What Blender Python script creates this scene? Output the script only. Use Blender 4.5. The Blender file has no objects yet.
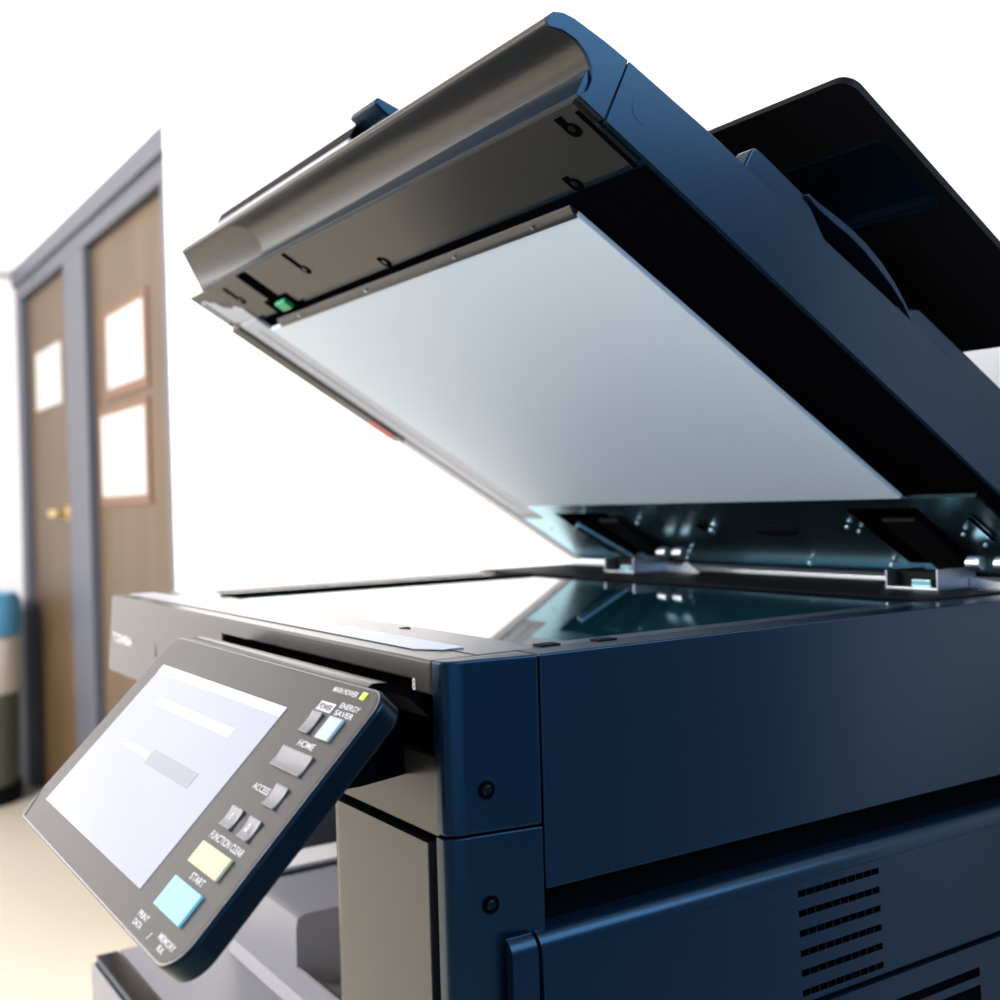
import bpy, bmesh, math, random
from mathutils import Matrix, Vector
random.seed(7)
sc = bpy.context.scene
COL = sc.collection
ZO = 1.03                      # height of the scanner top above the floor

# ------------------------------------------------------------------ camera
cd = bpy.data.cameras.new('camera')
cam = bpy.data.objects.new('camera', cd); COL.objects.link(cam)
R = [[0.5409821564, 0.8405317191, -0.0290643360],
     [-0.0159753120, -0.0242818886, -0.9995775004],
     [-0.8408823317, 0.5412179035, 0.0002916880]]
m = Matrix(((R[0][0], -R[1][0], -R[2][0], 0.44774495),
            (R[0][1], -R[1][1], -R[2][1], -0.25963735),
            (R[0][2], -R[1][2], -R[2][2], 0.07266954 + ZO),
            (0, 0, 0, 1)))
cam.matrix_world = m
cd.sensor_width = 36; cd.lens = 41.688; cd.clip_start = 0.02; cd.clip_end = 60
cd.dof.use_dof = True; cd.dof.focus_distance = 0.60; cd.dof.aperture_fstop = 8.2
sc.camera = cam

# ------------------------------------------------------------------ world, lights, exposure
w = bpy.data.worlds.new('world'); sc.world = w; w.use_nodes = True
wn = w.node_tree.nodes; wl = w.node_tree.links; wn.clear()
tc = wn.new('ShaderNodeTexCoord'); sx = wn.new('ShaderNodeSeparateXYZ')
mr = wn.new('ShaderNodeMapRange'); mr.inputs['From Min'].default_value = -1; mr.inputs['From Max'].default_value = 1
cr = wn.new('ShaderNodeValToRGB')
cr.color_ramp.elements[0].position = 0.0; cr.color_ramp.elements[0].color = (1.0, 0.93, 0.86, 1)
cr.color_ramp.elements[1].position = 1.0; cr.color_ramp.elements[1].color = (0.06, 0.13, 0.26, 1)
el = cr.color_ramp.elements.new(0.45); el.color = (0.55, 0.56, 0.60, 1)
bg = wn.new('ShaderNodeBackground'); bg.inputs['Strength'].default_value = 0.9
wo = wn.new('ShaderNodeOutputWorld')
wl.new(tc.outputs['Generated'], sx.inputs[0]); wl.new(sx.outputs['X'], mr.inputs['Value'])
wl.new(mr.outputs[0], cr.inputs[0]); wl.new(cr.outputs[0], bg.inputs['Color']); wl.new(bg.outputs[0], wo.inputs['Surface'])

def area(name, loc, target, sx_, sy_, power, color):
    ld = bpy.data.lights.new(name, 'AREA'); ld.shape = 'RECTANGLE'; ld.size = sx_; ld.size_y = sy_
    ld.energy = power; ld.color = color
    o = bpy.data.objects.new(name, ld); COL.objects.link(o); o.location = loc
    d = Vector(target) - Vector(loc)
    o.rotation_euler = d.to_track_quat('-Z', 'Y').to_euler()
    return o
area('right_fill', (1.6, -0.3, 1.35), (0.1, 0.4, 1.15), 1.3, 1.6, 7, (0.40, 0.70, 1.0))  # added bluish fill from the front right, no window there
area('rear_window_light', (1.5, 0.9, 2.5), (0.0, 0.30, 1.2), 2.2, 1.2, 46, (0.52, 0.76, 1.0))
area('room_light', (-2.2, -2.8, 2.6), (-2.6, 0.6, 1.2), 3.0, 1.6, 150, (1.0, 0.94, 0.88))
area('left_wall_fill', (-1.4, -2.6, 2.5), (-4.6, -1.2, 0.9), 1.6, 1.6, 170, (1.0, 0.95, 0.90))  # added fill lamp to brighten the left wall and its reflections
sc.view_settings.view_transform = 'Standard'; sc.view_settings.look = 'None'
sc.view_settings.gamma = 1; sc.view_settings.use_curve_mapping = False
sc.view_settings.exposure = 0.35

# ------------------------------------------------------------------ materials
MATS = {}
def mat(name, col, rough=0.5, metal=0.0, spec=0.5, emis=None, es=0.0, bump=None, trans=0.0, tint=None):
    k = bpy.data.materials.new(name); k.use_nodes = True
    b = k.node_tree.nodes['Principled BSDF']
    b.inputs['Base Color'].default_value = (*col, 1); b.inputs['Roughness'].default_value = rough
    b.inputs['Metallic'].default_value = metal; b.inputs['Specular IOR Level'].default_value = spec
    if tint: b.inputs['Specular Tint'].default_value = (*tint, 1)
    if trans: b.inputs['Transmission Weight'].default_value = trans
    if emis: b.inputs['Emission Color'].default_value = (*emis, 1); b.inputs['Emission Strength'].default_value = es
    if bump:
        nt = k.node_tree; t = nt.nodes.new('ShaderNodeTexCoord'); n = nt.nodes.new('ShaderNodeTexNoise')
        n.inputs['Scale'].default_value = bump[0]; n.inputs['Detail'].default_value = 3
        bm_ = nt.nodes.new('ShaderNodeBump'); bm_.inputs['Strength'].default_value = bump[1]; bm_.inputs['Distance'].default_value = 0.0005
        nt.links.new(t.outputs['Object'], n.inputs['Vector']); nt.links.new(n.outputs[0], bm_.inputs['Height'])
        nt.links.new(bm_.outputs[0], b.inputs['Normal'])
    MATS[name] = k
    return k
PLASTIC_BLUELIT = mat('dark_plastic_blue_lit', (0.0014, 0.0068, 0.0150), 0.27, spec=0.5, bump=(1500, 0.02), tint=(0.26, 0.60, 1.0))  # one dark plastic; blue light on side faces put into base and tint
PLASTIC_WARMLIT = mat('charcoal_plastic_warm_lit', (0.026, 0.024, 0.0215), 0.25, bump=(1500, 0.02))  # copy of the same plastic for front faces, warm light put into colour
BLACK = mat('black_plastic', (0.004, 0.004, 0.005), 0.55, spec=0.08)
GLOSSBLACK = mat('gloss_black', (0.004, 0.004, 0.005), 0.12, spec=0.3)
VOID = mat('dark_recess', (0.002, 0.002, 0.003), 0.9, spec=0.0)
STEEL = mat('galvanized_steel', (0.27, 0.49, 0.58), 0.26, metal=1.0)
ALU = mat('bright_steel', (0.72, 0.76, 0.82), 0.28, metal=1.0)
PANELF = mat('panel_face', (0.032, 0.028, 0.027), 0.30, spec=0.32)
PANELB = mat('panel_back', (0.001, 0.002, 0.004), 0.22, spec=0.35, tint=(0.35, 0.7, 1.0))
RULER = mat('ruler_grey', (0.48, 0.49, 0.53), 0.35)
GUIDE = mat('guide_white', (0.50, 0.54, 0.62), 0.4)
WHITEP = mat('white_plastic', (0.80, 0.82, 0.85), 0.4)
SHEET = mat('white_sheet', (0.76, 0.87, 0.98), 0.5)
TRAYG = mat('tray_grey', (0.20, 0.20, 0.235), 0.35)
SILVER = mat('silver_key', (0.20, 0.20, 0.22), 0.25, metal=0.6)
KEYLIGHT = mat('pale_key', (0.44, 0.50, 0.51), 0.4, spec=0.3)
CAPTION = mat('caption_white', (0.60, 0.61, 0.63), 0.5)
YELLOW = mat('yellow_key', (0.54, 0.53, 0.33), 0.4, spec=0.3)
CYAN = mat('blue_key', (0.24, 0.48, 0.57), 0.35, spec=0.3, emis=(0.25, 0.65, 0.85), es=0.10)
GREENLED = mat('green_lamp', (0.45, 0.60, 0.05), 0.3, emis=(0.55, 0.75, 0.05), es=0.5)
GREEN = mat('green_plastic', (0.02, 0.40, 0.17), 0.4)
RED = mat('red_label', (0.45, 0.08, 0.05), 0.5)
GLASSM = mat('platen_glass', (0.003, 0.026, 0.038), 0.012, spec=1.0)
FLOORM = mat('floor_beige', (0.50, 0.455, 0.375), 0.45)
FRAMEM = mat('door_frame_grey', (0.062, 0.066, 0.088), 0.45)
TRIMM = mat('wall_trim_grey', (0.36, 0.36, 0.37), 0.6)
PAPER = mat('paper', (0.42, 0.42, 0.41), 0.7)
NOTICE = mat('notice_border', (0.14, 0.07, 0.04), 0.6)
BRASS = mat('brass', (0.65, 0.47, 0.2), 0.35, metal=0.8)
BINBODY = mat('bin_olive', (0.10, 0.11, 0.085), 0.45)
BINBLUE = mat('bin_blue', (0.10, 0.36, 0.62), 0.4)
BINBAG = mat('bin_bag', (0.66, 0.62, 0.56), 0.5)
CHROME = mat('chrome', (0.45, 0.52, 0.60), 0.2, metal=1.0)
CLIPG = mat('clip_grey', (0.018, 0.020, 0.024), 0.3)
TOPM = mat('top_frame_grey', (0.03, 0.036, 0.05), 0.24)
SCOOP = mat('scoop_gloss', (0.50, 0.48, 0.49), 0.18, metal=0.3)
# the lit screen of the control panel
SCREEN = mat('screen_lit', (0.05, 0.05, 0.06), 0.15, emis=(0.745, 0.79, 0.95), es=0.50, spec=0.25)
SCREENBAR = mat('screen_white', (0.05, 0.05, 0.06), 0.15, emis=(0.95, 0.97, 1.0), es=0.70, spec=0.25)
SCREENBOX = mat('screen_box', (0.05, 0.05, 0.06), 0.15, emis=(0.64, 0.66, 0.84), es=0.42, spec=0.25)
# plaster and wood
def plaster(name, col):
    k = mat(name, col, 0.85, bump=(60, 0.05)); return k
WALLM = plaster('wall_white', (0.86, 0.86, 0.87))
WALLL = plaster('wall_left_white', (0.80, 0.79, 0.80))
def wood():
    k = mat('door_wood', (0.2, 0.13, 0.07), 0.5)
    nt = k.node_tree; b = nt.nodes['Principled BSDF']
    t = nt.nodes.new('ShaderNodeTexCoord'); mp = nt.nodes.new('ShaderNodeMapping'); mp.inputs['Scale'].default_value = (9, 9, 1.2)
    n = nt.nodes.new('ShaderNodeTexNoise'); n.inputs['Scale'].default_value = 2.2; n.inputs['Detail'].default_value = 6; n.inputs['Distortion'].default_value = 0.6
    c = nt.nodes.new('ShaderNodeValToRGB')
    c.color_ramp.elements[0].position = 0.3; c.color_ramp.elements[0].color = (0.066, 0.037, 0.014, 1)
    c.color_ramp.elements[1].position = 0.7; c.color_ramp.elements[1].color = (0.096, 0.058, 0.025, 1)
    nt.links.new(t.outputs['Object'], mp.inputs[0]); nt.links.new(mp.outputs[0], n.inputs['Vector'])
    nt.links.new(n.outputs[0], c.inputs[0]); nt.links.new(c.outputs[0], b.inputs['Base Color'])
    return k
WOOD = wood()

# ------------------------------------------------------------------ mesh helpers
S2 = 2 ** -0.5
def ident(x, y, z): return (x, y, z)
def lid(x, e, n): return (x, 0.0796 + 0.853551 * e + 0.521010 * n, 0.2671 - 0.521010 * e + 0.853551 * n)
def pan(x, s, h): return (x, -0.03 - S2 * s - S2 * h, -0.0087 - S2 * s + S2 * h)

class MB:
    def __init__(self): self.v = []; self.f = []; self.mi = []
    def add(self, vs, fs, mi=0):
        o = len(self.v); self.v += vs
        for f in fs: self.f.append([o + i for i in f]); self.mi.append(mi)
        return self
    def box(self, a0, a1, b0, b1, c0, c1, T=ident, mi=0):
        vs = [T(x, y, z) for x in (a0, a1) for y in (b0, b1) for z in (c0, c1)]
        return self.add(vs, [(0,1,3,2),(4,6,7,5),(0,4,5,1),(2,3,7,6),(0,2,6,4),(1,5,7,3)], mi)
    def prism(self, poly, axis, t0, t1, T=ident, mi=0):
        n = len(poly)
        def pt(p, t):
            if axis == 0: return T(t, p[0], p[1])
            if axis == 1: return T(p[0], t, p[1])
            return T(p[0], p[1], t)
        vs = [pt(p, t0) for p in poly] + [pt(p, t1) for p in poly]
        fs = [list(range(n)), list(range(2*n-1, n-1, -1))] + [(i, (i+1) % n, n+(i+1) % n, n+i) for i in range(n)]
        return self.add(vs, fs, mi)
    def cyl(self, p, q, r, seg=20, T=ident, mi=0, r2=None):
        p = Vector(T(*p)); q = Vector(T(*q)); d = (q-p).normalized()
        u = d.orthogonal().normalized(); v = d.cross(u); r2 = r if r2 is None else r2
        vs = [tuple(p + r*(math.cos(a)*u + math.sin(a)*v)) for a in [2*math.pi*i/seg for i in range(seg)]]
        vs += [tuple(q + r2*(math.cos(a)*u + math.sin(a)*v)) for a in [2*math.pi*i/seg for i in range(seg)]]
        fs = [list(range(seg)), list(range(2*seg-1, seg-1, -1))] + [(i, (i+1) % seg, seg+(i+1) % seg, seg+i) for i in range(seg)]
        return self.add(vs, fs, mi)
    def holes(self, u0, u1, v0, v1, holes, depth, T, back=None, mi_hole=1):
        """plate with its visible face at w=0, holes sunk to w=-depth, closed to w=-back"""
        us = sorted({u0, u1} | {round(h[i], 6) for h in holes for i in (0, 1)})
        vs_ = sorted({v0, v1} | {round(h[i], 6) for h in holes for i in (2, 3)})
        def inside(u, v): return any(h[0] < u < h[1] and h[2] < v < h[3] for h in holes)
        idx = {}
        def vert(i, j, z):
            key = (i, j, z)
            if key not in idx:
                idx[key] = len(self.v); self.v.append(T(us[i], vs_[j], z))
            return idx[key]
        nu, nv = len(us)-1, len(vs_)-1
        g = [[inside((us[i]+us[i+1])/2, (vs_[j]+vs_[j+1])/2) for j in range(nv)] for i in range(nu)]
        def q(a, mi): self.f.append(a); self.mi.append(mi)
        for i in range(nu):
            for j in range(nv):
                z = -depth if g[i][j] else 0.0
                q([vert(i,j,z), vert(i+1,j,z), vert(i+1,j+1,z), vert(i,j+1,z)], mi_hole if g[i][j] else 0)
                if i+1 < nu and g[i][j] != g[i+1][j]:
                    q([vert(i+1,j,0.0), vert(i+1,j+1,0.0), vert(i+1,j+1,-depth), vert(i+1,j,-depth)], mi_hole)
                if j+1 < nv and g[i][j] != g[i][j+1]:
                    q([vert(i,j+1,0.0), vert(i+1,j+1,0.0), vert(i+1,j+1,-depth), vert(i,j+1,-depth)], mi_hole)
        b = back if back else depth*1.5
        for i in range(nu):
            for j in (0, nv): q([vert(i,j,0.0), vert(i+1,j,0.0), vert(i+1,j,-b), vert(i,j,-b)], 0)
            for j in range(nv): q([vert(i,j,-b), vert(i,j+1,-b), vert(i+1,j+1,-b), vert(i+1,j,-b)], 0)
        for j in range(nv):
            for i in (0, nu): q([vert(i,j,0.0), vert(i,j+1,0.0), vert(i,j+1,-b), vert(i,j,-b)], 0)
        return self

def link(o, parent=None):
    COL.objects.link(o)
    if parent: o.parent = parent
    return o
def obj(name, mb, mats, parent=None, bevel=0.0, seg=2, smooth=True, label=None, angle=40):
    me = bpy.data.meshes.new(name)
    me.from_pydata([tuple(v) for v in mb.v], [], mb.f)
    for k in (mats if isinstance(mats, (list, tuple)) else [mats]): me.materials.append(k)
    me.polygons.foreach_set('material_index', mb.mi)
    bm = bmesh.new(); bm.from_mesh(me); bmesh.ops.recalc_face_normals(bm, faces=bm.faces)
    for f in bm.faces: f.smooth = smooth
    if smooth:
        for e_ in bm.edges:
            if len(e_.link_faces) == 2 and e_.calc_face_angle(0) > math.radians(angle): e_.smooth = False
    bm.to_mesh(me); bm.free()
    o = bpy.data.objects.new(name, me); link(o, parent)
    if bevel:
        b = o.modifiers.new('bevel', 'BEVEL'); b.width = bevel; b.segments = seg; b.limit_method = 'ANGLE'; b.angle_limit = math.radians(35)
        b.harden_normals = False
        for p in me.polygons: p.use_smooth = True
        bm = bmesh.new(); bm.from_mesh(me)
        for e_ in bm.edges: e_.smooth = True
        bm.to_mesh(me); bm.free()
        wn_ = o.modifiers.new('wn', 'WEIGHTED_NORMAL'); wn_.keep_sharp = False
    if label: o['label'] = label
    return o
def carve(o, cutter_mb, mats):
    """cut a pocket out of o, leaving plain mesh data"""
    c = obj('cutter', cutter_mb, mats)
    c.location = copier.location
    bo = o.modifiers.new('pocket', 'BOOLEAN'); bo.object = c; bo.operation = 'DIFFERENCE'; bo.solver = 'EXACT'
    bpy.context.view_layer.update()
    me = bpy.data.meshes.new_from_object(o.evaluated_get(bpy.context.evaluated_depsgraph_get()))
    o.modifiers.clear(); o.data = me; me.name = o.name
    bm = bmesh.new(); bm.from_mesh(me)
    for e_ in bm.edges:
        e_.smooth = not (len(e_.link_faces) != 2 or e_.calc_face_angle(0) > math.radians(30))
    bm.to_mesh(me); bm.free()
    bpy.data.objects.remove(c)
def text(name, s, T, u0, v0, size, mt, parent, mirror_v=True, width=None, lift=0.0003, align='LEFT', bold=0.00007):
    """raised lettering laid into the (u, v) plane of T, reading along +u with its top towards -v"""
    cu = bpy.data.curves.new(name, 'FONT'); cu.body = s; cu.size = size; cu.align_x = align; cu.offset = bold
    cu.extrude = 0.0
    t = bpy.data.objects.new(name, cu); COL.objects.link(t)
    dg = bpy.context.evaluated_depsgraph_get()
    me = bpy.data.meshes.new_from_object(t.evaluated_get(dg))
    bpy.data.objects.remove(t); bpy.data.curves.remove(cu)
    xs = [v.co.x for v in me.vertices]
    k = (width / (max(xs)-min(xs))) if width else 1.0
    for v in me.vertices:
        v.co = T(u0 + v.co.x*k, v0 + (-v.co.y if mirror_v else v.co.y), lift)
    me.materials.clear(); me.materials.append(mt); me.name = name
    return link(bpy.data.objects.new(name, me), parent)
def rrect(x0, x1, y0, y1, r, seg=6):
    r4 = r if isinstance(r, (list, tuple)) else (r, r, r, r)
    out = []
    for (cx, cy, a, rr) in ((x1, y1, 0, r4[0]), (x0, y1, 90, r4[1]), (x0, y0, 180, r4[2]), (x1, y0, 270, r4[3])):
        if rr == 0: out.append((cx, cy)); continue
        sx_ = 1 if cx == x1 else -1; sy_ = 1 if cy == y1 else -1
        ox, oy = cx - sx_*rr, cy - sy_*rr
        for i in range(seg+1):
            t = math.radians(a + 90*i/seg); out.append((ox + rr*math.cos(t), oy + rr*math.sin(t)))
    return out
def struct(o): o['kind'] = 'structure'; return o
def tag(o, label, cat, group=None):
    o['label'] = label; o['category'] = cat
    if group: o['group'] = group
    return o
def Z(x, y, z): return (x, y, z + ZO)

# ------------------------------------------------------------------ the room
struct(obj('floor', MB().box(-5.2, 3.0, -4.0, 0.85, -0.1, 0.0), FLOORM))
struct(obj('wall_back', MB().box(-2.225, 0.28, 0.56, 0.85, 0.0, 3.3), WALLM))
struct(obj('wall_alcove', MB().box(-4.75, -2.225, 0.715, 0.85, 0.0, 3.3), WALLM))
struct(obj('wall_left', MB().box(-4.75, -4.62, -3.5, 0.715, 0.0, 3.3), WALLL))
struct(obj('trim_1', MB().box(-4.62, -4.605, -3.5, 0.66, 1.035+ZO, 1.075+ZO), TRIMM, bevel=0.003))
fr = MB()
fr.box(-4.62, -4.52, 0.66, 0.715, -ZO, 0.94, Z)
fr.box(-3.745, -3.46, 0.66, 0.715, -ZO, 0.94, Z)
fr.box(-2.60, -2.52, 0.66, 0.715, -ZO, 0.94, Z)
fr.box(-4.62, -2.225, 0.66, 0.715, 0.94, 1.00, Z)
fr.box(-4.62, -2.225, 0.645, 0.715, 1.00, 1.07, Z)
struct(obj('trim_2', fr, FRAMEM, bevel=0.004))
def door(name, x0, x1, hx):
    d = struct(obj(name, MB().box(x0+0.004, x1-0.004, 0.690, 0.7145, -ZO+0.008, 0.936, Z), WOOD, bevel=0.003))
    h = MB(); h.cyl((hx, 0.689, 0.072), (hx, 0.675, 0.072), 0.028, T=Z); h.cyl((hx, 0.676, 0.072), (hx, 0.640, 0.072), 0.011, T=Z)
    h.box(hx-0.10, hx+0.012, 0.632, 0.648, 0.060, 0.084, Z)
    if hx < -3: obj('door_handle', h, BRASS, d, bevel=0.003)
door('door_1', -4.52, -3.745, -3.86)
door('door_2', -3.46, -2.60, -2.69)
def notice(name, x0, x1, z0, z1, label, border):
    if border:
        o = obj(name, MB().box(x0, x1, 0.684, 0.6895, z0, z1, Z), NOTICE, bevel=0.001)
        obj('sheet', MB().box(x0+0.03, x1-0.03, 0.682, 0.6838, z0+0.03, z1-0.025, Z), PAPER, o)
    else:
        o = obj(name, MB().box(x0, x1, 0.687, 0.6895, z0, z1, Z), PAPER)
    tag(o, label, 'notice')
notice('paper_notice', -4.385, -3.945, 0.475, 0.70, 'plain white paper notice taped to the far left wooden door', False)
notice('paper_notice', -3.30, -2.84, 0.425, 0.705, 'upper white notice with brown border on the nearer wooden door', True)
notice('paper_notice', -3.40, -2.85, 0.09, 0.40, 'lower white notice with brown border on the nearer wooden door', True)

# waste bin in the far corner
def lathe(prof, cx, cy, seg=36):
    b = MB(); n = len(prof)
    vs = [(cx + r*math.cos(2*math.pi*i/seg), cy + r*math.sin(2*math.pi*i/seg), z) for i in range(seg) for (r, z) in prof]
    fs = [(i*n+j, ((i+1) % seg)*n+j, ((i+1) % seg)*n+j+1, i*n+j+1) for i in range(seg) for j in range(n-1)]
    return b.add(vs, fs)
BX, BY = -4.415, 0.43
root = bpy.data.objects.new('waste_bin', None); root.location = (BX, BY, 0); link(root)
tag(root, 'tall round waste bin with blue lid and cream bag by the left wall', 'waste bin')
obj('body', lathe([(0.0, 0.0), (0.150, 0.0), (0.155, 0.02), (0.165, 0.42), (0.0, 0.42)], 0, 0), BINBODY, root)
obj('bag', lathe([(0.0, 0.421), (0.168, 0.421), (0.174, 0.44), (0.176, 0.62), (0.170, 0.64), (0.0, 0.64)], 0, 0), BINBAG, root)
obj('bin_lid', lathe([(0.0, 0.641), (0.180, 0.641), (0.184, 0.66), (0.182, 0.77), (0.165, 0.80), (0.0, 0.815)], 0, 0), BINBLUE, root)
obj('base_ring', lathe([(0.156, 0.0), (0.168, 0.0), (0.168, 0.07), (0.1585, 0.07), (0.156, 0.0)], 0, 0), BLACK, root)
obj('rail', MB().cyl((0.165, -0.09, 0.05), (0.195, -0.10, 0.62), 0.026), CHROME, root)

# ------------------------------------------------------------------ the copier
CX, CY = -0.2925, 0.26
copier = bpy.data.objects.new('photocopier', None); copier.location = (CX, CY, 0); link(copier)
tag(copier, 'dark multifunction photocopier with raised scanner lid and tilted touch panel', 'photocopier')
def M(x, y, z): return (x - CX, y - CY, z + ZO)
def L(x, e, n): return M(*lid(x, e, n))
def P(x, s, h): return M(*pan(x, s, h - 0.0012))

# --- lower machine
cab = obj('lower_cabinet', MB().box(-0.585, -0.002, -0.023, 0.53, -ZO, -0.3105, M), PLASTIC_BLUELIT, copier, bevel=0.003)
obj('cabinet_edge', MB().box(-0.584, -0.14, -0.0225, -0.0035, -0.3102, -0.3085, M), GLOSSBLACK, copier, bevel=0.0007)
obj('drawer_front', MB().box(-0.583, -0.14, -0.0265, -0.0232, -0.52, -0.314, M), TRAYG, copier, bevel=0.001)  # grazing reflection on the drawer put into its pale grey
obj('main_tower', MB().box(-0.134, -0.013, 0.022, 0.53, -0.310, -0.0675, M), BLACK, copier)
obj('rear_wall', MB().box(-0.585, -0.135, 0.40, 0.53, -0.310, -0.068, M), PLASTIC_WARMLIT, copier)
obj('bay_floor', MB().box(-0.584, -0.136, -0.002, 0.399, -0.310, -0.3085, M), TRAYG, copier)
# exit tray block with scooped finger recess
tr = MB()
prof = [(0.074, -0.308), (0.399, -0.308), (0.399, -0.238), (0.088, -0.240), (0.0815, -0.2425), (0.0800, -0.250), (0.0795, -0.300)]
tr.prism(prof, 0, -0.525, -0.1365, M)
tray = obj('exit_tray', tr, [TRAYG, SCOOP], copier)
nt_ = MB(); nt_.prism([(0.05, -0.22), (0.28, -0.22), (0.28, -0.300), (0.125, -0.300), (0.112, -0.2985), (0.100, -0.294), (0.090, -0.288), (0.082, -0.2795), (0.05, -0.2795)], 0, -0.3850, -0.1800, M, mi=1)
carve(tray, nt_, [TRAYG, SCOOP])
obj('bay_side_wall', MB().box(-0.585, -0.577, 0.10, 0.3995, -0.3083, -0.0675, M), TRAYG, copier)
obj('tray_rim', MB().box(-0.5245, -0.482, 0.10, 0.39, -0.2378, -0.2335, M), WHITEP, tray, bevel=0.0018)

# --- front covers
obj('front_frame', MB().box(-0.1345, -0.0215, 0.004, 0.0215, -0.0835, -0.0460, M), PLASTIC_WARMLIT, copier, bevel=0.0008)
fcv = MB(); fcv.prism([(-0.0262, 0.021), (-0.1400, 0.021), (-0.1400, 0.012), (-0.1380, 0.006), (-0.132, 0.0015), (-0.124, 0.0), (-0.0262, 0.0)], 2, -0.3098, -0.0855, M)
fc = obj('front_cover', fcv, PLASTIC_WARMLIT, copier, bevel=0.0006)
obj('screw_hole', MB().cyl((-0.094, 0.0041, -0.061), (-0.094, 0.0036, -0.061), 0.0022, T=M), VOID, copier)
def corner(z0, z1):
    r = 0.013; pl = [(-0.0185, 0.0472), (-0.0185, 0.0)]; X0 = -0.0055
    for i in range(9):
        a = math.radians(-90 + 90*i/8); pl.append((X0 - r*0.55 + r*0.55*math.cos(a), r + r*math.sin(a)))
    pl.append((0.0, 0.0472))
    return MB().prism(pl, 2, z0, z1, M)
cu_ = obj('corner_cover', corner(-0.0797, 0.0), PLASTIC_BLUELIT, copier, bevel=0.0014, seg=3)
cl_ = obj('corner_cover', corner(-0.3098, -0.0806), PLASTIC_BLUELIT, copier, bevel=0.0008)
for (p, zz, yy) in ((cu_, -0.0600, 0.0195), (cl_, -0.1128, 0.0200)):
    b = MB(); n = 28; ring = []
    b.cyl((-0.0062, yy, zz), (-0.0037, yy, zz), 0.0042, T=M)
    obj('screw_recess', b, VOID, p)
    b = MB(); b.cyl((-0.0037, yy, zz), (-0.0031, yy, zz), 0.0024, T=M, r2=0.0018)
    b.cyl((-0.0031, yy, zz), (-0.0029, yy, zz), 0.0008, T=M, seg=6)
    obj('screw', b, PANELB, p)

# --- right side
obj('side_cover', MB().box(-0.0205, 0.0, 0.0482, 0.53, -0.1105, 0.0, M), PLASTIC_BLUELIT, copier, bevel=0.0012, seg=3)
obj('side_gap', MB().box(-0.0129, -0.0095, 0.0450, 0.53, -0.3098, -0.1107, M), VOID, copier)
ov = 0.0062
top_z = -0.1279
holes = []
for r_ in range(6):
    z0 = -0.1440 - r_*0.01060
    for c in range(10):
        y0 = 0.2075 + c*0.00660
        holes.append((y0, y0+0.0063, z0-0.0020, z0+0.0016))
sd = MB(); sd.holes(0.0405, 0.53, -0.3098, top_z-0.010, holes, 0.006, lambda u, v, w_: M(ov + w_ + (top_z - v)*0.03, u, v), back=0.0152)
door_o = obj('side_door', sd, [PLASTIC_BLUELIT, VOID], copier)
# rounded upper edge of the side door
pl = [(-0.009, top_z-0.0101), (ov, top_z-0.0101)]
for i in range(9):
    a = math.radians(90*i/8); pl.append((ov-0.009 + 0.009*math.cos(a), top_z-0.009 + 0.009*math.sin(a)))
pl.append((-0.009, top_z))
obj('door_edge', MB().prism(pl, 1, 0.0405, 0.53, M), PLASTIC_BLUELIT, door_o)
pl2 = [(p[0], p[1]) for p in pl]; pl2[0] = (-0.001, -0.3098); pl2[1] = (ov, -0.3098); pl2[-1] = (-0.001, top_z)
pl2 = [(max(p[0], 0.0004), p[1]) for p in pl2]
obj('door_latch', MB().prism(pl2, 1, 0.0245, 0.0385, M), PLASTIC_BLUELIT, copier, bevel=0.0006)
# lower bypass flap with a seam above and a grip
obj('seam_line', MB().box(ov+0.0024, ov+0.0027, 0.205, 0.53, -0.2040, -0.2024, M), VOID, door_o)
g = MB(); g.holes(0.225, 0.53, -0.3096, -0.2042, [(0.275, 0.356, -0.2230, -0.2175), (0.275, 0.356, -0.258, -0.228)], 0.0016, lambda u, v, w_: M(ov + 0.0026 + w_ + (top_z - v)*0.03, u, v), back=0.0024)
obj('bypass_flap', g, [PLASTIC_BLUELIT, VOID], copier)

# --- scanner housing
hs = MB()
hs.prism([(-0.585, -0.0045), (-0.0215, -0.0045), (-0.0215, -0.067), (-0.585, -0.067)], 1, 0.0262, 0.53, M)
housing = obj('scanner_housing', hs, PLASTIC_WARMLIT, copier)
st = MB(); st.prism([(-0.585, -0.0002), (-0.0190, -0.0002), (-0.0190, -0.0165), (-0.0385, -0.0165), (-0.0385, -0.0112), (-0.302, -0.0112), (-0.302, -0.067), (-0.604, -0.067)], 1, 0.0, 0.026, M)
obj('front_strip', st, PLASTIC_WARMLIT, housing, bevel=0.0016, seg=3)
obj('panel_recess', MB().box(-0.3015, -0.0212, 0.0222, 0.0258, -0.0668, -0.0114, M), VOID, housing)
tp = MB(); tp.holes(-0.5845, -0.0208, 0.0265, 0.53, [(-0.4815, -0.0345, 0.0650, 0.3720), (-0.5400, -0.5050, 0.075, 0.372)], 0.0040, lambda u, v, w_: M(u, v, -0.0001 + w_), back=0.0043)
obj('top_frame', tp, [TOPM, VOID], housing)
obj('platen_glass', MB().box(-0.4805, -0.0355, 0.0660, 0.3710, -0.0036, -0.0009, M), GLASSM, housing, bevel=0.0003)
sl = MB().box(-0.4895, -0.4818, 0.0640, 0.3735, 0.0, 0.0016, M)
obj('glass_seal', sl, BLACK, housing, bevel=0.0004)
obj('feeder_glass', MB().box(-0.5390, -0.5060, 0.076, 0.371, -0.0036, -0.0009, M), GLASSM, housing, bevel=0.0003)
obj('scale_ruler', MB().prism([(-0.575, 0.0135), (-0.060, 0.0135), (-0.046, 0.0225), (-0.046, 0.0345), (-0.575, 0.0345)], 2, 0.0001, 0.0006, M), RULER, housing)
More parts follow.
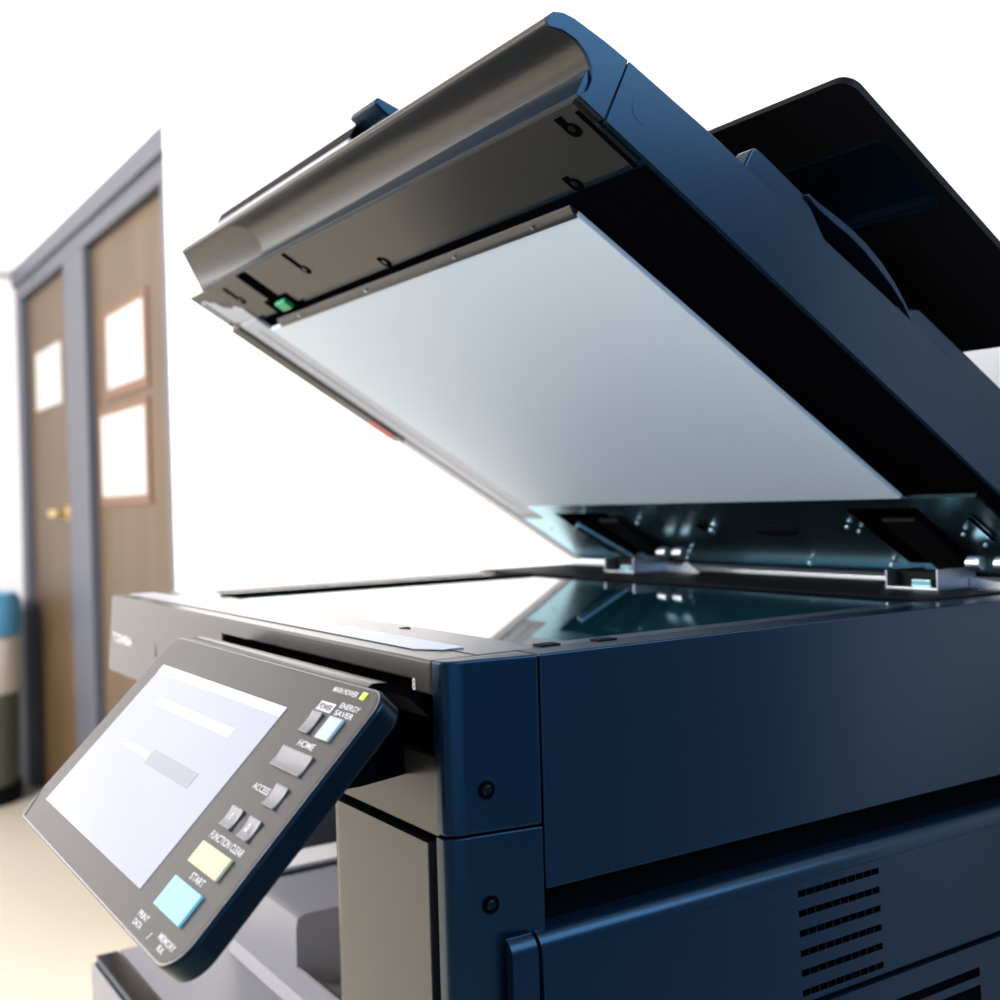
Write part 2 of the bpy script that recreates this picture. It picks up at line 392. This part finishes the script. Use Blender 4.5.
obj('slot', MB().box(-0.565, -0.536, 0.0035, 0.0115, -0.0001, 0.00035, M), PANELB, housing)
obj('size_mark', MB().prism([(-0.152, 0.054), (-0.143, 0.057), (-0.152, 0.060)], 2, 0.0, 0.0003, M), VOID, housing)
for (x_, y_) in ((-0.022, 0.103), (-0.0255, 0.070)):
    obj('seat_pad', MB().box(x_-0.004, x_+0.004, y_-0.006, y_+0.006, 0.0, 0.0008, M), BLACK, housing, bevel=0.0003)
obj('rear_bar', MB().box(-0.58, -0.026, 0.3735, 0.487, 0.0, 0.0012, M), BLACK, housing, bevel=0.0006)
obj('rear_rail', MB().box(-0.575, -0.03, 0.4885, 0.496, 0.0, 0.0036, M), ALU, housing, bevel=0.0005)
text('brand_lettering', 'TOSHIBA', lambda u, v, w_: M(u, -w_, v), -0.583, -0.0392, 0.0105, CAPTION, housing, mirror_v=False, width=0.060, bold=0.0003)
text('housing_mark', 'i', lambda u, v, w_: M(u, -w_, v), -0.458, -0.0415, 0.016, VOID, housing, mirror_v=False)
text('housing_mark', '8', lambda u, v, w_: M(u, -w_, v), -0.0365, -0.0155, 0.008, CAPTION, housing, mirror_v=False, width=0.0028)

# --- control panel
cp = MB(); cp.prism(rrect(-0.304, -0.0030, 0.0, 0.1415, (0.017, 0.010, 0.012, 0.012), 9), 2, -0.0125, 0.0, P)
panel = obj('control_panel', cp, PANELB, copier, bevel=0.0018, seg=3)
obj('panel_face', MB().prism(rrect(-0.3025, -0.0050, 0.0016, 0.1398, (0.0155, 0.009, 0.011, 0.0105), 9), 2, 0.0001, 0.0006, P), PANELF, panel, bevel=0.0003)
obj('edge_highlight', MB().prism(rrect(-0.3034, -0.0040, 0.0008, 0.1407, (0.0163, 0.0095, 0.0115, 0.0113), 9), 2, 0.0, 0.0003, P), SILVER, panel)  # silver rim stands in for the highlight along the panel edge
obj('panel_arm', MB().prism([(-0.036, -0.030), (-0.030, -0.0235), (0.0220, -0.0235), (0.0220, -0.058), (-0.02, -0.062), (-0.062, -0.062), (-0.068, -0.070)], 0, -0.262, -0.055, M), VOID, panel)
lip = [(-0.0300, -0.0098), (-0.0270, -0.0082), (-0.0200, -0.0086), (-0.012, -0.0114), (-0.004, -0.0168), (0.004, -0.0235), (0.018, -0.027), (0.018, -0.0315), (0.001, -0.027), (-0.010, -0.0165), (-0.0200, -0.0125)]
obj('hinge_cover', MB().prism(lip, 0, -0.276, -0.0236, M), PLASTIC_WARMLIT, panel, bevel=0.0006)
obj('hinge_end', MB().prism(lip, 0, -0.0235, -0.0230, M), VOID, panel)
F0 = 0.0006
def PF(x, s, h): return P(x, s, F0 + h)
obj('touchscreen', MB().box(-0.281, -0.0808, 0.0222, 0.125, 0.0, 0.0004, PF), SCREEN, panel)
scr_d = MB().box(-0.281, -0.0808, 0.0222, 0.0278, 0.0004, 0.0006, PF)
obj('screen_banner', scr_d, SCREENBAR, panel)
ln = MB(); u = -0.2415
while u < -0.116:
    k = random.uniform(0.004, 0.011); ln.box(u, min(u+k, -0.1146), 0.0418, 0.0472, 0.0004, 0.0006, PF); u += k + 0.0012
obj('screen_text', ln, SCREENBAR, panel)
ln = MB(); u = -0.2436
while u < -0.190:
    k = random.uniform(0.004, 0.010); ln.box(u, min(u+k, -0.1895), 0.0722, 0.0756, 0.0004, 0.0006, PF); u += k + 0.0012
obj('screen_text', ln, SCREENBAR, panel)
obj('screen_field', MB().box(-0.188, -0.1145, 0.0692, 0.0784, 0.0004, 0.0006, PF), SCREENBOX, panel)
def key(name, x0, x1, s0, s1, mt, h=0.0016, label=None, dish=True):
    b = MB()
    if mt is SILVER:
        pl = [(s1, 0.0), (s0, 0.0)]
        for i in range(11):
            t = i/10; pl.append((s0 + (s1-s0)*t, h*(1.0 - 1.6*t*(1-t)*(0.6+t))))
        b.prism(pl, 0, x0, x1, PF)
    else: b.box(x0, x1, s0, s1, 0.0, h, PF)
    return obj(name, b, mt, panel, bevel=0.0004, label=label)
key('key', -0.0525, -0.0418, 0.0192, 0.0310, SILVER, label='small silver key under the white power plate')
key('key', -0.0328, -0.0196, 0.0193, 0.0312, KEYLIGHT, label='pale lit energy saver key')
key('key', -0.0538, -0.0206, 0.0396, 0.0503, SILVER, label='wide silver home key')
key('key', -0.0333, -0.0205, 0.0563, 0.0672, SILVER, label='small silver access key')
key('key', -0.0560, -0.0428, 0.0733, 0.0837, SILVER, label='silver key numbered 1')
key('key', -0.0334, -0.0212, 0.0735, 0.0840, SILVER, label='silver key numbered 2')
key('key', -0.0566, -0.0207, 0.0927, 0.1034, YELLOW, label='yellow function clear key')
key('key', -0.0566, -0.0218, 0.1107, 0.1254, CYAN, label='light blue start key')
obj('power_plate', MB().box(-0.0533, -0.0377, 0.0131, 0.0181, 0.0, 0.0003, PF), CAPTION, panel)
obj('power_lamp', MB().box(-0.0222, -0.0182, 0.0036, 0.0074, 0.0, 0.0006, PF), GREENLED, panel)
def cap(s, x, v, width, size=0.0046, lift=0.0002, mt=CAPTION):
    return text('caption', s, PF, x, v, size, mt, panel, width=width, lift=lift, bold=0.00007)
cap('MAIN POWER', -0.0515, 0.0072, 0.0255, 0.0040)
cap('POWER', -0.0522, 0.0172, 0.0133, 0.0042, 0.0004, PANELF)
cap('ENERGY', -0.0342, 0.0140, 0.0195, 0.0040)
cap('SAVER', -0.0342, 0.0180, 0.0185, 0.0040)
cap('HOME', -0.0452, 0.0372, 0.0170, 0.0046)
cap('ACCESS', -0.0540, 0.0630, 0.0185, 0.0046)
cap('1', -0.0500, 0.0800, None, 0.0050, 0.0018)
cap('2', -0.0285, 0.0803, None, 0.0050, 0.0018)
cap('FUNCTION CLEAR', -0.0575, 0.0902, 0.0395, 0.0048)
cap('START', -0.0462, 0.1086, 0.0165, 0.0046)
cap('PRINT', -0.0650, 0.1330, 0.0130, 0.0038)
cap('DATA', -0.0640, 0.1368, 0.0110, 0.0038)
cap('MEMORY', -0.0332, 0.1338, 0.0200, 0.0038)
cap('RX', -0.0275, 0.1372, 0.0070, 0.0036)
obj('status_lamp', MB().prism([(-0.0420, 0.1372), (-0.0413, 0.1372), (-0.0398, 0.1338), (-0.0405, 0.1338)], 2, 0.0, 0.0002, PF), CAPTION, panel)
obj('corner_reflection', MB().prism([(-0.3022, 0.122), (-0.2920, 0.1392), (-0.2960, 0.1392), (-0.3010, 0.1345)], 2, 0.0, 0.0003, PF), GLOSSBLACK, panel)  # dark reflection on the glossy corner, laid on as a thin inset

# --- raised lid with document feeder
TOPP = [(0.016, 0.0359), (0.073, 0.0397), (0.0934, 0.0405), (0.356, 0.0501), (0.500, 0.0520), (0.505, 0.048), (0.505, 0.004), (0.498, 0.0)]
lb = MB(); lb.prism([(0.0187, 0.0)] + TOPP, 0, -0.585, -0.0004, L)
lido = obj('scanner_lid', lb, PLASTIC_BLUELIT, copier, bevel=0.0010, seg=2)
GRIP = [(0.0, 0.0), (0.0030, 0.0060), (0.0024, 0.0121), (-0.0012, 0.0175), (-0.0070, 0.0212), (-0.0143, 0.0226), (-0.0225, 0.0212), (-0.0290, 0.0178),
        (-0.0318, 0.0180), (-0.0328, 0.0210), (-0.0312, 0.0255), (-0.0265, 0.0290), (-0.0200, 0.0312), (0.0, 0.0344), (0.0153, 0.0358), (0.0180, 0.0)]
obj('front_grip', MB().prism(GRIP, 0, -0.5600, -0.0004, L), PLASTIC_WARMLIT, lido, bevel=0.0005)
wb = MB(); xs = [(-0.0005, 0.0165, -0.0018), (-0.553, 0.0016, -0.0007)]
vs = []
for x_, nt2, et2 in xs: vs += [L(x_, -0.0007, 0.0003), L(x_, et2, nt2), L(x_, 0.0035, nt2*0.8), L(x_, 0.0035, 0.0003)]
wb.add(vs, [(0,1,2,3), (7,6,5,4), (0,4,5,1), (1,5,6,2), (2,6,7,3), (3,7,4,0)])
obj('grip_band', wb, PLASTIC_BLUELIT, lido, bevel=0.0004)  # lower face of the grip, its dark reflection put into navy colour
ge = MB(); K = GRIP[:8]; nk = len(K)
chord = [(-0.0290*i/(nk-1), 0.0178*i/(nk-1)) for i in range(nk)]
ge.add([L(-0.5605, *p) for p in chord] + [L(-0.5605, p[0]+0.0004, p[1]+0.0006) for p in K] + [L(-0.4300, p[0]+0.0003, p[1]+0.0005) for p in K],
       [(i, i+1, 2*nk+i+1, 2*nk+i) for i in range(nk-1)] + [(nk+i, 2*nk+i, 2*nk+i+1, nk+i+1) for i in range(nk-1)] + [(i, nk+i, nk+i+1, i+1) for i in range(nk-1)])
obj('grip_end', ge, PLASTIC_WARMLIT, lido)
CAPE = [(0.0, 0.0)] + [(p[0]+0.0, p[1]) for p in GRIP[1:7]] + [(-0.0295, 0.0172)] + GRIP[8:]
obj('end_cap', MB().prism(CAPE, 0, -0.0003, 0.0012, L), PLASTIC_BLUELIT, lido, bevel=0.0004)
obj('side_skin', MB().prism([(0.0192, 0.0)] + TOPP[:-3] + [(0.500, 0.0)], 0, -0.0003, 0.0012, L), PLASTIC_BLUELIT, lido, bevel=0.0004)
obj('cap_button', MB().cyl((0.0011, 0.0345, 0.0205), (0.0014, 0.0345, 0.0205), 0.0070, T=L, seg=32), PLASTIC_BLUELIT, lido)
# underside
obj('underside_strip', MB().holes(-0.5935, -0.0035, 0.0008, 0.0465, [(-0.4745, -0.4520, 0.0012, 0.0400)], 0.0016,
    lambda u, v, w_: L(u, v, -0.0022 - w_), back=0.002), [PLASTIC_WARMLIT, VOID], lido)
obj('recess_panel', MB().box(-0.529, -0.0035, 0.0518, 0.4980, -0.0012, -0.0001, L), VOID, lido)
def hook(x, e, l):
    b = MB(); b.box(x-0.0027, x+0.0027, e-l, e, -0.0027, -0.0022, L)
    b.cyl((x+0.002, e+0.001, -0.0027), (x+0.002, e+0.001, -0.0022), 0.0048, T=L)
    o = obj('screw_recess', b, VOID, lido)
    b = MB(); b.cyl((x+0.003, e-0.0005, -0.0034), (x+0.003, e-0.0005, -0.0027), 0.0022, T=L)
    obj('screw', b, GLOSSBLACK, o)
hook(-0.0205, 0.0135, 0.009); hook(-0.375, 0.0225, 0.0200); hook(-0.516, 0.0235, 0.017); hook(-0.0545, 0.0440, 0.006); hook(-0.278, 0.0440, 0.005)
obj('side_slot', MB().box(-0.0072, -0.0042, 0.006, 0.049, -0.0027, -0.0022, L), VOID, lido)
obj('sheet_clip', MB().prism([(0.0560, -0.0012), (0.0640, -0.0012), (0.0640, -0.0052), (0.0600, -0.0052), (0.0560, -0.0028)], 0, -0.502, -0.071, L), CLIPG, lido, bevel=0.0006)
for x in (-0.455, -0.33, -0.2, -0.11):
    obj('rivet', MB().cyl((x, 0.059, -0.0052), (x, 0.059, -0.0059), 0.0014, T=L), ALU, lido)
obj('platen_sheet', MB().box(-0.528, -0.0705, 0.0622, 0.3790, -0.0048, -0.0012, L), SHEET, lido, bevel=0.0008)
obj('release_lever', MB().box(-0.4660, -0.4470, 0.0390, 0.0490, -0.0065, -0.0022, L), GREEN, lido, bevel=0.0010)
obj('lever_recess', MB().box(-0.4850, -0.4380, 0.0350, 0.0530, -0.0030, -0.0022, L), VOID, lido)
obj('feeder_guide', MB().box(-0.5705, -0.5292, 0.0470, 0.4060, -0.0040, -0.0005, L), GUIDE, lido, bevel=0.0008)
obj('guide_line', MB().box(-0.5500, -0.5480, 0.060, 0.400, -0.0043, -0.0040, L), SILVER, lido)
obj('edge_strip', MB().box(-0.5930, -0.5720, 0.0475, 0.2450, -0.0062, -0.0005, L), PLASTIC_WARMLIT, lido, bevel=0.0005)
obj('edge_strip', MB().box(-0.5900, -0.5720, 0.2455, 0.4950, -0.0050, -0.0005, L), RULER, lido, bevel=0.0005)
obj('warning_label', MB().box(-0.5915, -0.5735, 0.208, 0.2350, -0.0066, -0.0062, L), RED, lido)
obj('latch_plate', MB().prism([(-0.585, 0.0110), (-0.574, 0.0090), (-0.566, 0.0150), (-0.5600, 0.0150), (-0.5560, 0.0240), (-0.5440, 0.0300), (-0.5400, 0.0260), (-0.5290, 0.0330), (-0.5290, 0.0464), (-0.560, 0.0464), (-0.585, 0.0400)], 2, -0.0032, -0.0022, L), GUIDE, lido, bevel=0.0004)
obj('latch_slot', MB().box(-0.5790, -0.5760, 0.0120, 0.0430, -0.0036, -0.0032, L), VOID, lido)
# steel hinge plate with two openings
hp = MB()
hp.holes(-0.5850, -0.0140, 0.3795, 0.4950, [(-0.5000, -0.4180, 0.3950, 0.4760), (-0.1300, -0.0680, 0.3925, 0.4760)], 0.0015, lambda u, v, w_: L(u, v, -0.0040 - w_ ), back=0.0030)
plate = obj('hinge_plate', hp, [STEEL, VOID], lido)
for (x, e, rx) in ((-0.2984, 0.4248, 0.006), (-0.1445, 0.4164, 0.003), (-0.1377, 0.4225, 0.0022), (-0.3844, 0.410, 0.002), (-0.3648, 0.4632, 0.002), (-0.3815, 0.4775, 0.002), (-0.1453, 0.4766, 0.004), (-0.0505, 0.4255, 0.0022), (-0.0420, 0.4400, 0.0026), (-0.030, 0.452, 0.002), (-0.230, 0.478, 0.003), (-0.5500, 0.430, 0.0018)):
    obj('plate_stud', MB().cyl((x, e, -0.0056), (x, e, -0.0078), rx*0.6, T=L), ALU, plate)
obj('plate_slot', MB().prism([(-0.2500, 0.4215), (-0.2060, 0.4215), (-0.2010, 0.4270), (-0.2120, 0.4340), (-0.2450, 0.4310)], 2, -0.0059, -0.0055, L), BLACK, plate)
obj('plate_slot', MB().box(-0.0345, -0.0305, 0.4030, 0.4350, -0.0059, -0.0055, L), VOID, plate)
obj('plate_slot', MB().cyl((-0.3060, 0.4190, -0.0055), (-0.3060, 0.4190, -0.0059), 0.006, T=L), VOID, plate)
# document feeder on top
BODY2 = [(0.105, 0.0400), (0.105, 0.0540), (0.1075, 0.0568), (0.1110, 0.0576), (0.1515, 0.0580)]
for i in range(1, 12):
    t = i/12; BODY2.append((0.1515 + t*(0.262-0.1515), 0.0580 - 0.0190*math.sin(math.pi*t)))
BODY2 += [(0.262, 0.0592), (0.350, 0.0612), (0.470, 0.0630), (0.490, 0.0600), (0.490, 0.0500)]
fb = obj('feeder_body', MB().prism(BODY2, 0, -0.0130, -0.0010, L), PLASTIC_BLUELIT, lido, bevel=0.0016, seg=3)
obj('feeder_deck', MB().prism([(0.106, 0.0390), (0.106, 0.0545), (0.480, 0.0580), (0.490, 0.0510)], 0, -0.560, -0.0135, L), VOID, lido)
bl = []
up = [(0.1500, 0.0585), (0.1600, 0.0590), (0.1745, 0.0612), (0.1880, 0.0627), (0.2040, 0.0628), (0.2190, 0.0612), (0.2340, 0.0577), (0.2480, 0.0528), (0.2600, 0.0470)]
lo = [(p[0]-0.0012*(1 if i > 3 else 0), p[1]-(0.0050 if 1 < i < 6 else 0.0036 if i in (1, 6) else 0.0022)) for i, p in enumerate(up)]
obj('grip_blade', MB().prism(up + lo[::-1], 0, -0.0200, 0.0012, L), PLASTIC_BLUELIT, fb, bevel=0.0005)
ty = MB(); ty.prism(rrect(-0.300, 0.0350, 0.1185, 0.3600, 0.010, 6), 2, 0.1000, 0.1045, L)
tray2 = obj('document_tray', ty, BLACK, lido)
pk = MB(); pk.prism(rrect(-0.0660, 0.0255, 0.1650, 0.2230, 0.006, 5), 2, 0.0950, 0.1200, L)
carve(tray2, pk, BLACK)
tk = MB(); tk.prism(rrect(-0.0675, 0.0270, 0.1635, 0.2245, 0.007, 5), 2, 0.0997, 0.1125, L)
pocket = obj('tray_pocket', tk, PLASTIC_BLUELIT, lido)
pk = MB(); pk.prism(rrect(-0.0660, 0.0255, 0.1650, 0.2230, 0.006, 5), 2, 0.0900, 0.1115, L)
carve(pocket, pk, PLASTIC_BLUELIT)
obj('tray_support', MB().box(-0.30, -0.06, 0.20, 0.30, 0.0575, 0.0998, L), BLACK, lido)
ad = MB(); ad.prism([(-0.0150, 0.0300), (-0.0150, 0.0690), (0.02, 0.078), (0.20, 0.080), (0.42, 0.076), (0.44, 0.0500)], 0, -0.583, -0.2985, L)
cover = obj('feeder_cover', ad, RULER, lido, bevel=0.0010)  # light grey body stands in for a highlight on the front chamfer
obj('cover_band', MB().prism([(-0.0155, 0.0692), (-0.0160, 0.0800), (-0.0120, 0.0830), (0.02, 0.0850), (0.02, 0.0785)], 0, -0.583, -0.2985, L), BLACK, cover, bevel=0.0008)
obj('cover_end', MB().prism([(-0.0085, 0.0300), (-0.0085, 0.0780), (-0.0220, 0.0790), (-0.0222, 0.0850), (0.02, 0.094), (0.20, 0.096), (0.42, 0.090), (0.44, 0.0500)], 0, -0.298, -0.2580, L), PLASTIC_BLUELIT, cover, bevel=0.0015)

# --- hinges between lid and housing
for x in (-0.409, -0.0790):
    b = MB()
    b.box(x-0.0270, x+0.0150, 0.427, 0.465, 0.0012, 0.0026, M)
    b.box(x-0.0280, x-0.0268, 0.427, 0.470, 0.0012, 0.0140, M)
    b.box(x+0.0148, x+0.0160, 0.427, 0.470, 0.0012, 0.0160, M)
    hg = obj('hinge', b, ALU, copier, bevel=0.0003)
    obj('hinge_core', MB().box(x-0.0266, x+0.0146, 0.440, 0.4640, 0.0027, 0.0130, M), BLACK, hg)
    obj('hinge_pad', MB().box(x-0.010, x+0.006, 0.4325, 0.4450, 0.0027, 0.0080, M), STEEL, hg, bevel=0.0006)
    obj('hinge_wing', MB().prism([(x+0.0165, 0.0013), (x+0.068, 0.0013), (x+0.050, 0.0110), (x+0.040, 0.0060), (x+0.0165, 0.0090)], 1, 0.462, 0.4640, M), ALU, hg)
    for k in (0.026, 0.048):
        b = MB(); b.cyl((x+k-0.006, 0.4560, 0.0190), (x+k+0.006, 0.4560, 0.0190), 0.0055, T=M)
        obj('hinge_pin', b, ALU, hg, bevel=0.0015)
    if x < -0.2:
        b = MB(); b.cyl((x-0.062, 0.4060, -0.0100), (x-0.040, 0.4700, -0.0120), 0.0052, T=L)
        obj('damper', b, STEEL, hg, bevel=0.0008)
    obj('hinge_arm', MB().box(x-0.0230, x+0.0050, 0.402, 0.4800, -0.0095, -0.0058, L), BLACK, hg, bevel=0.0008)
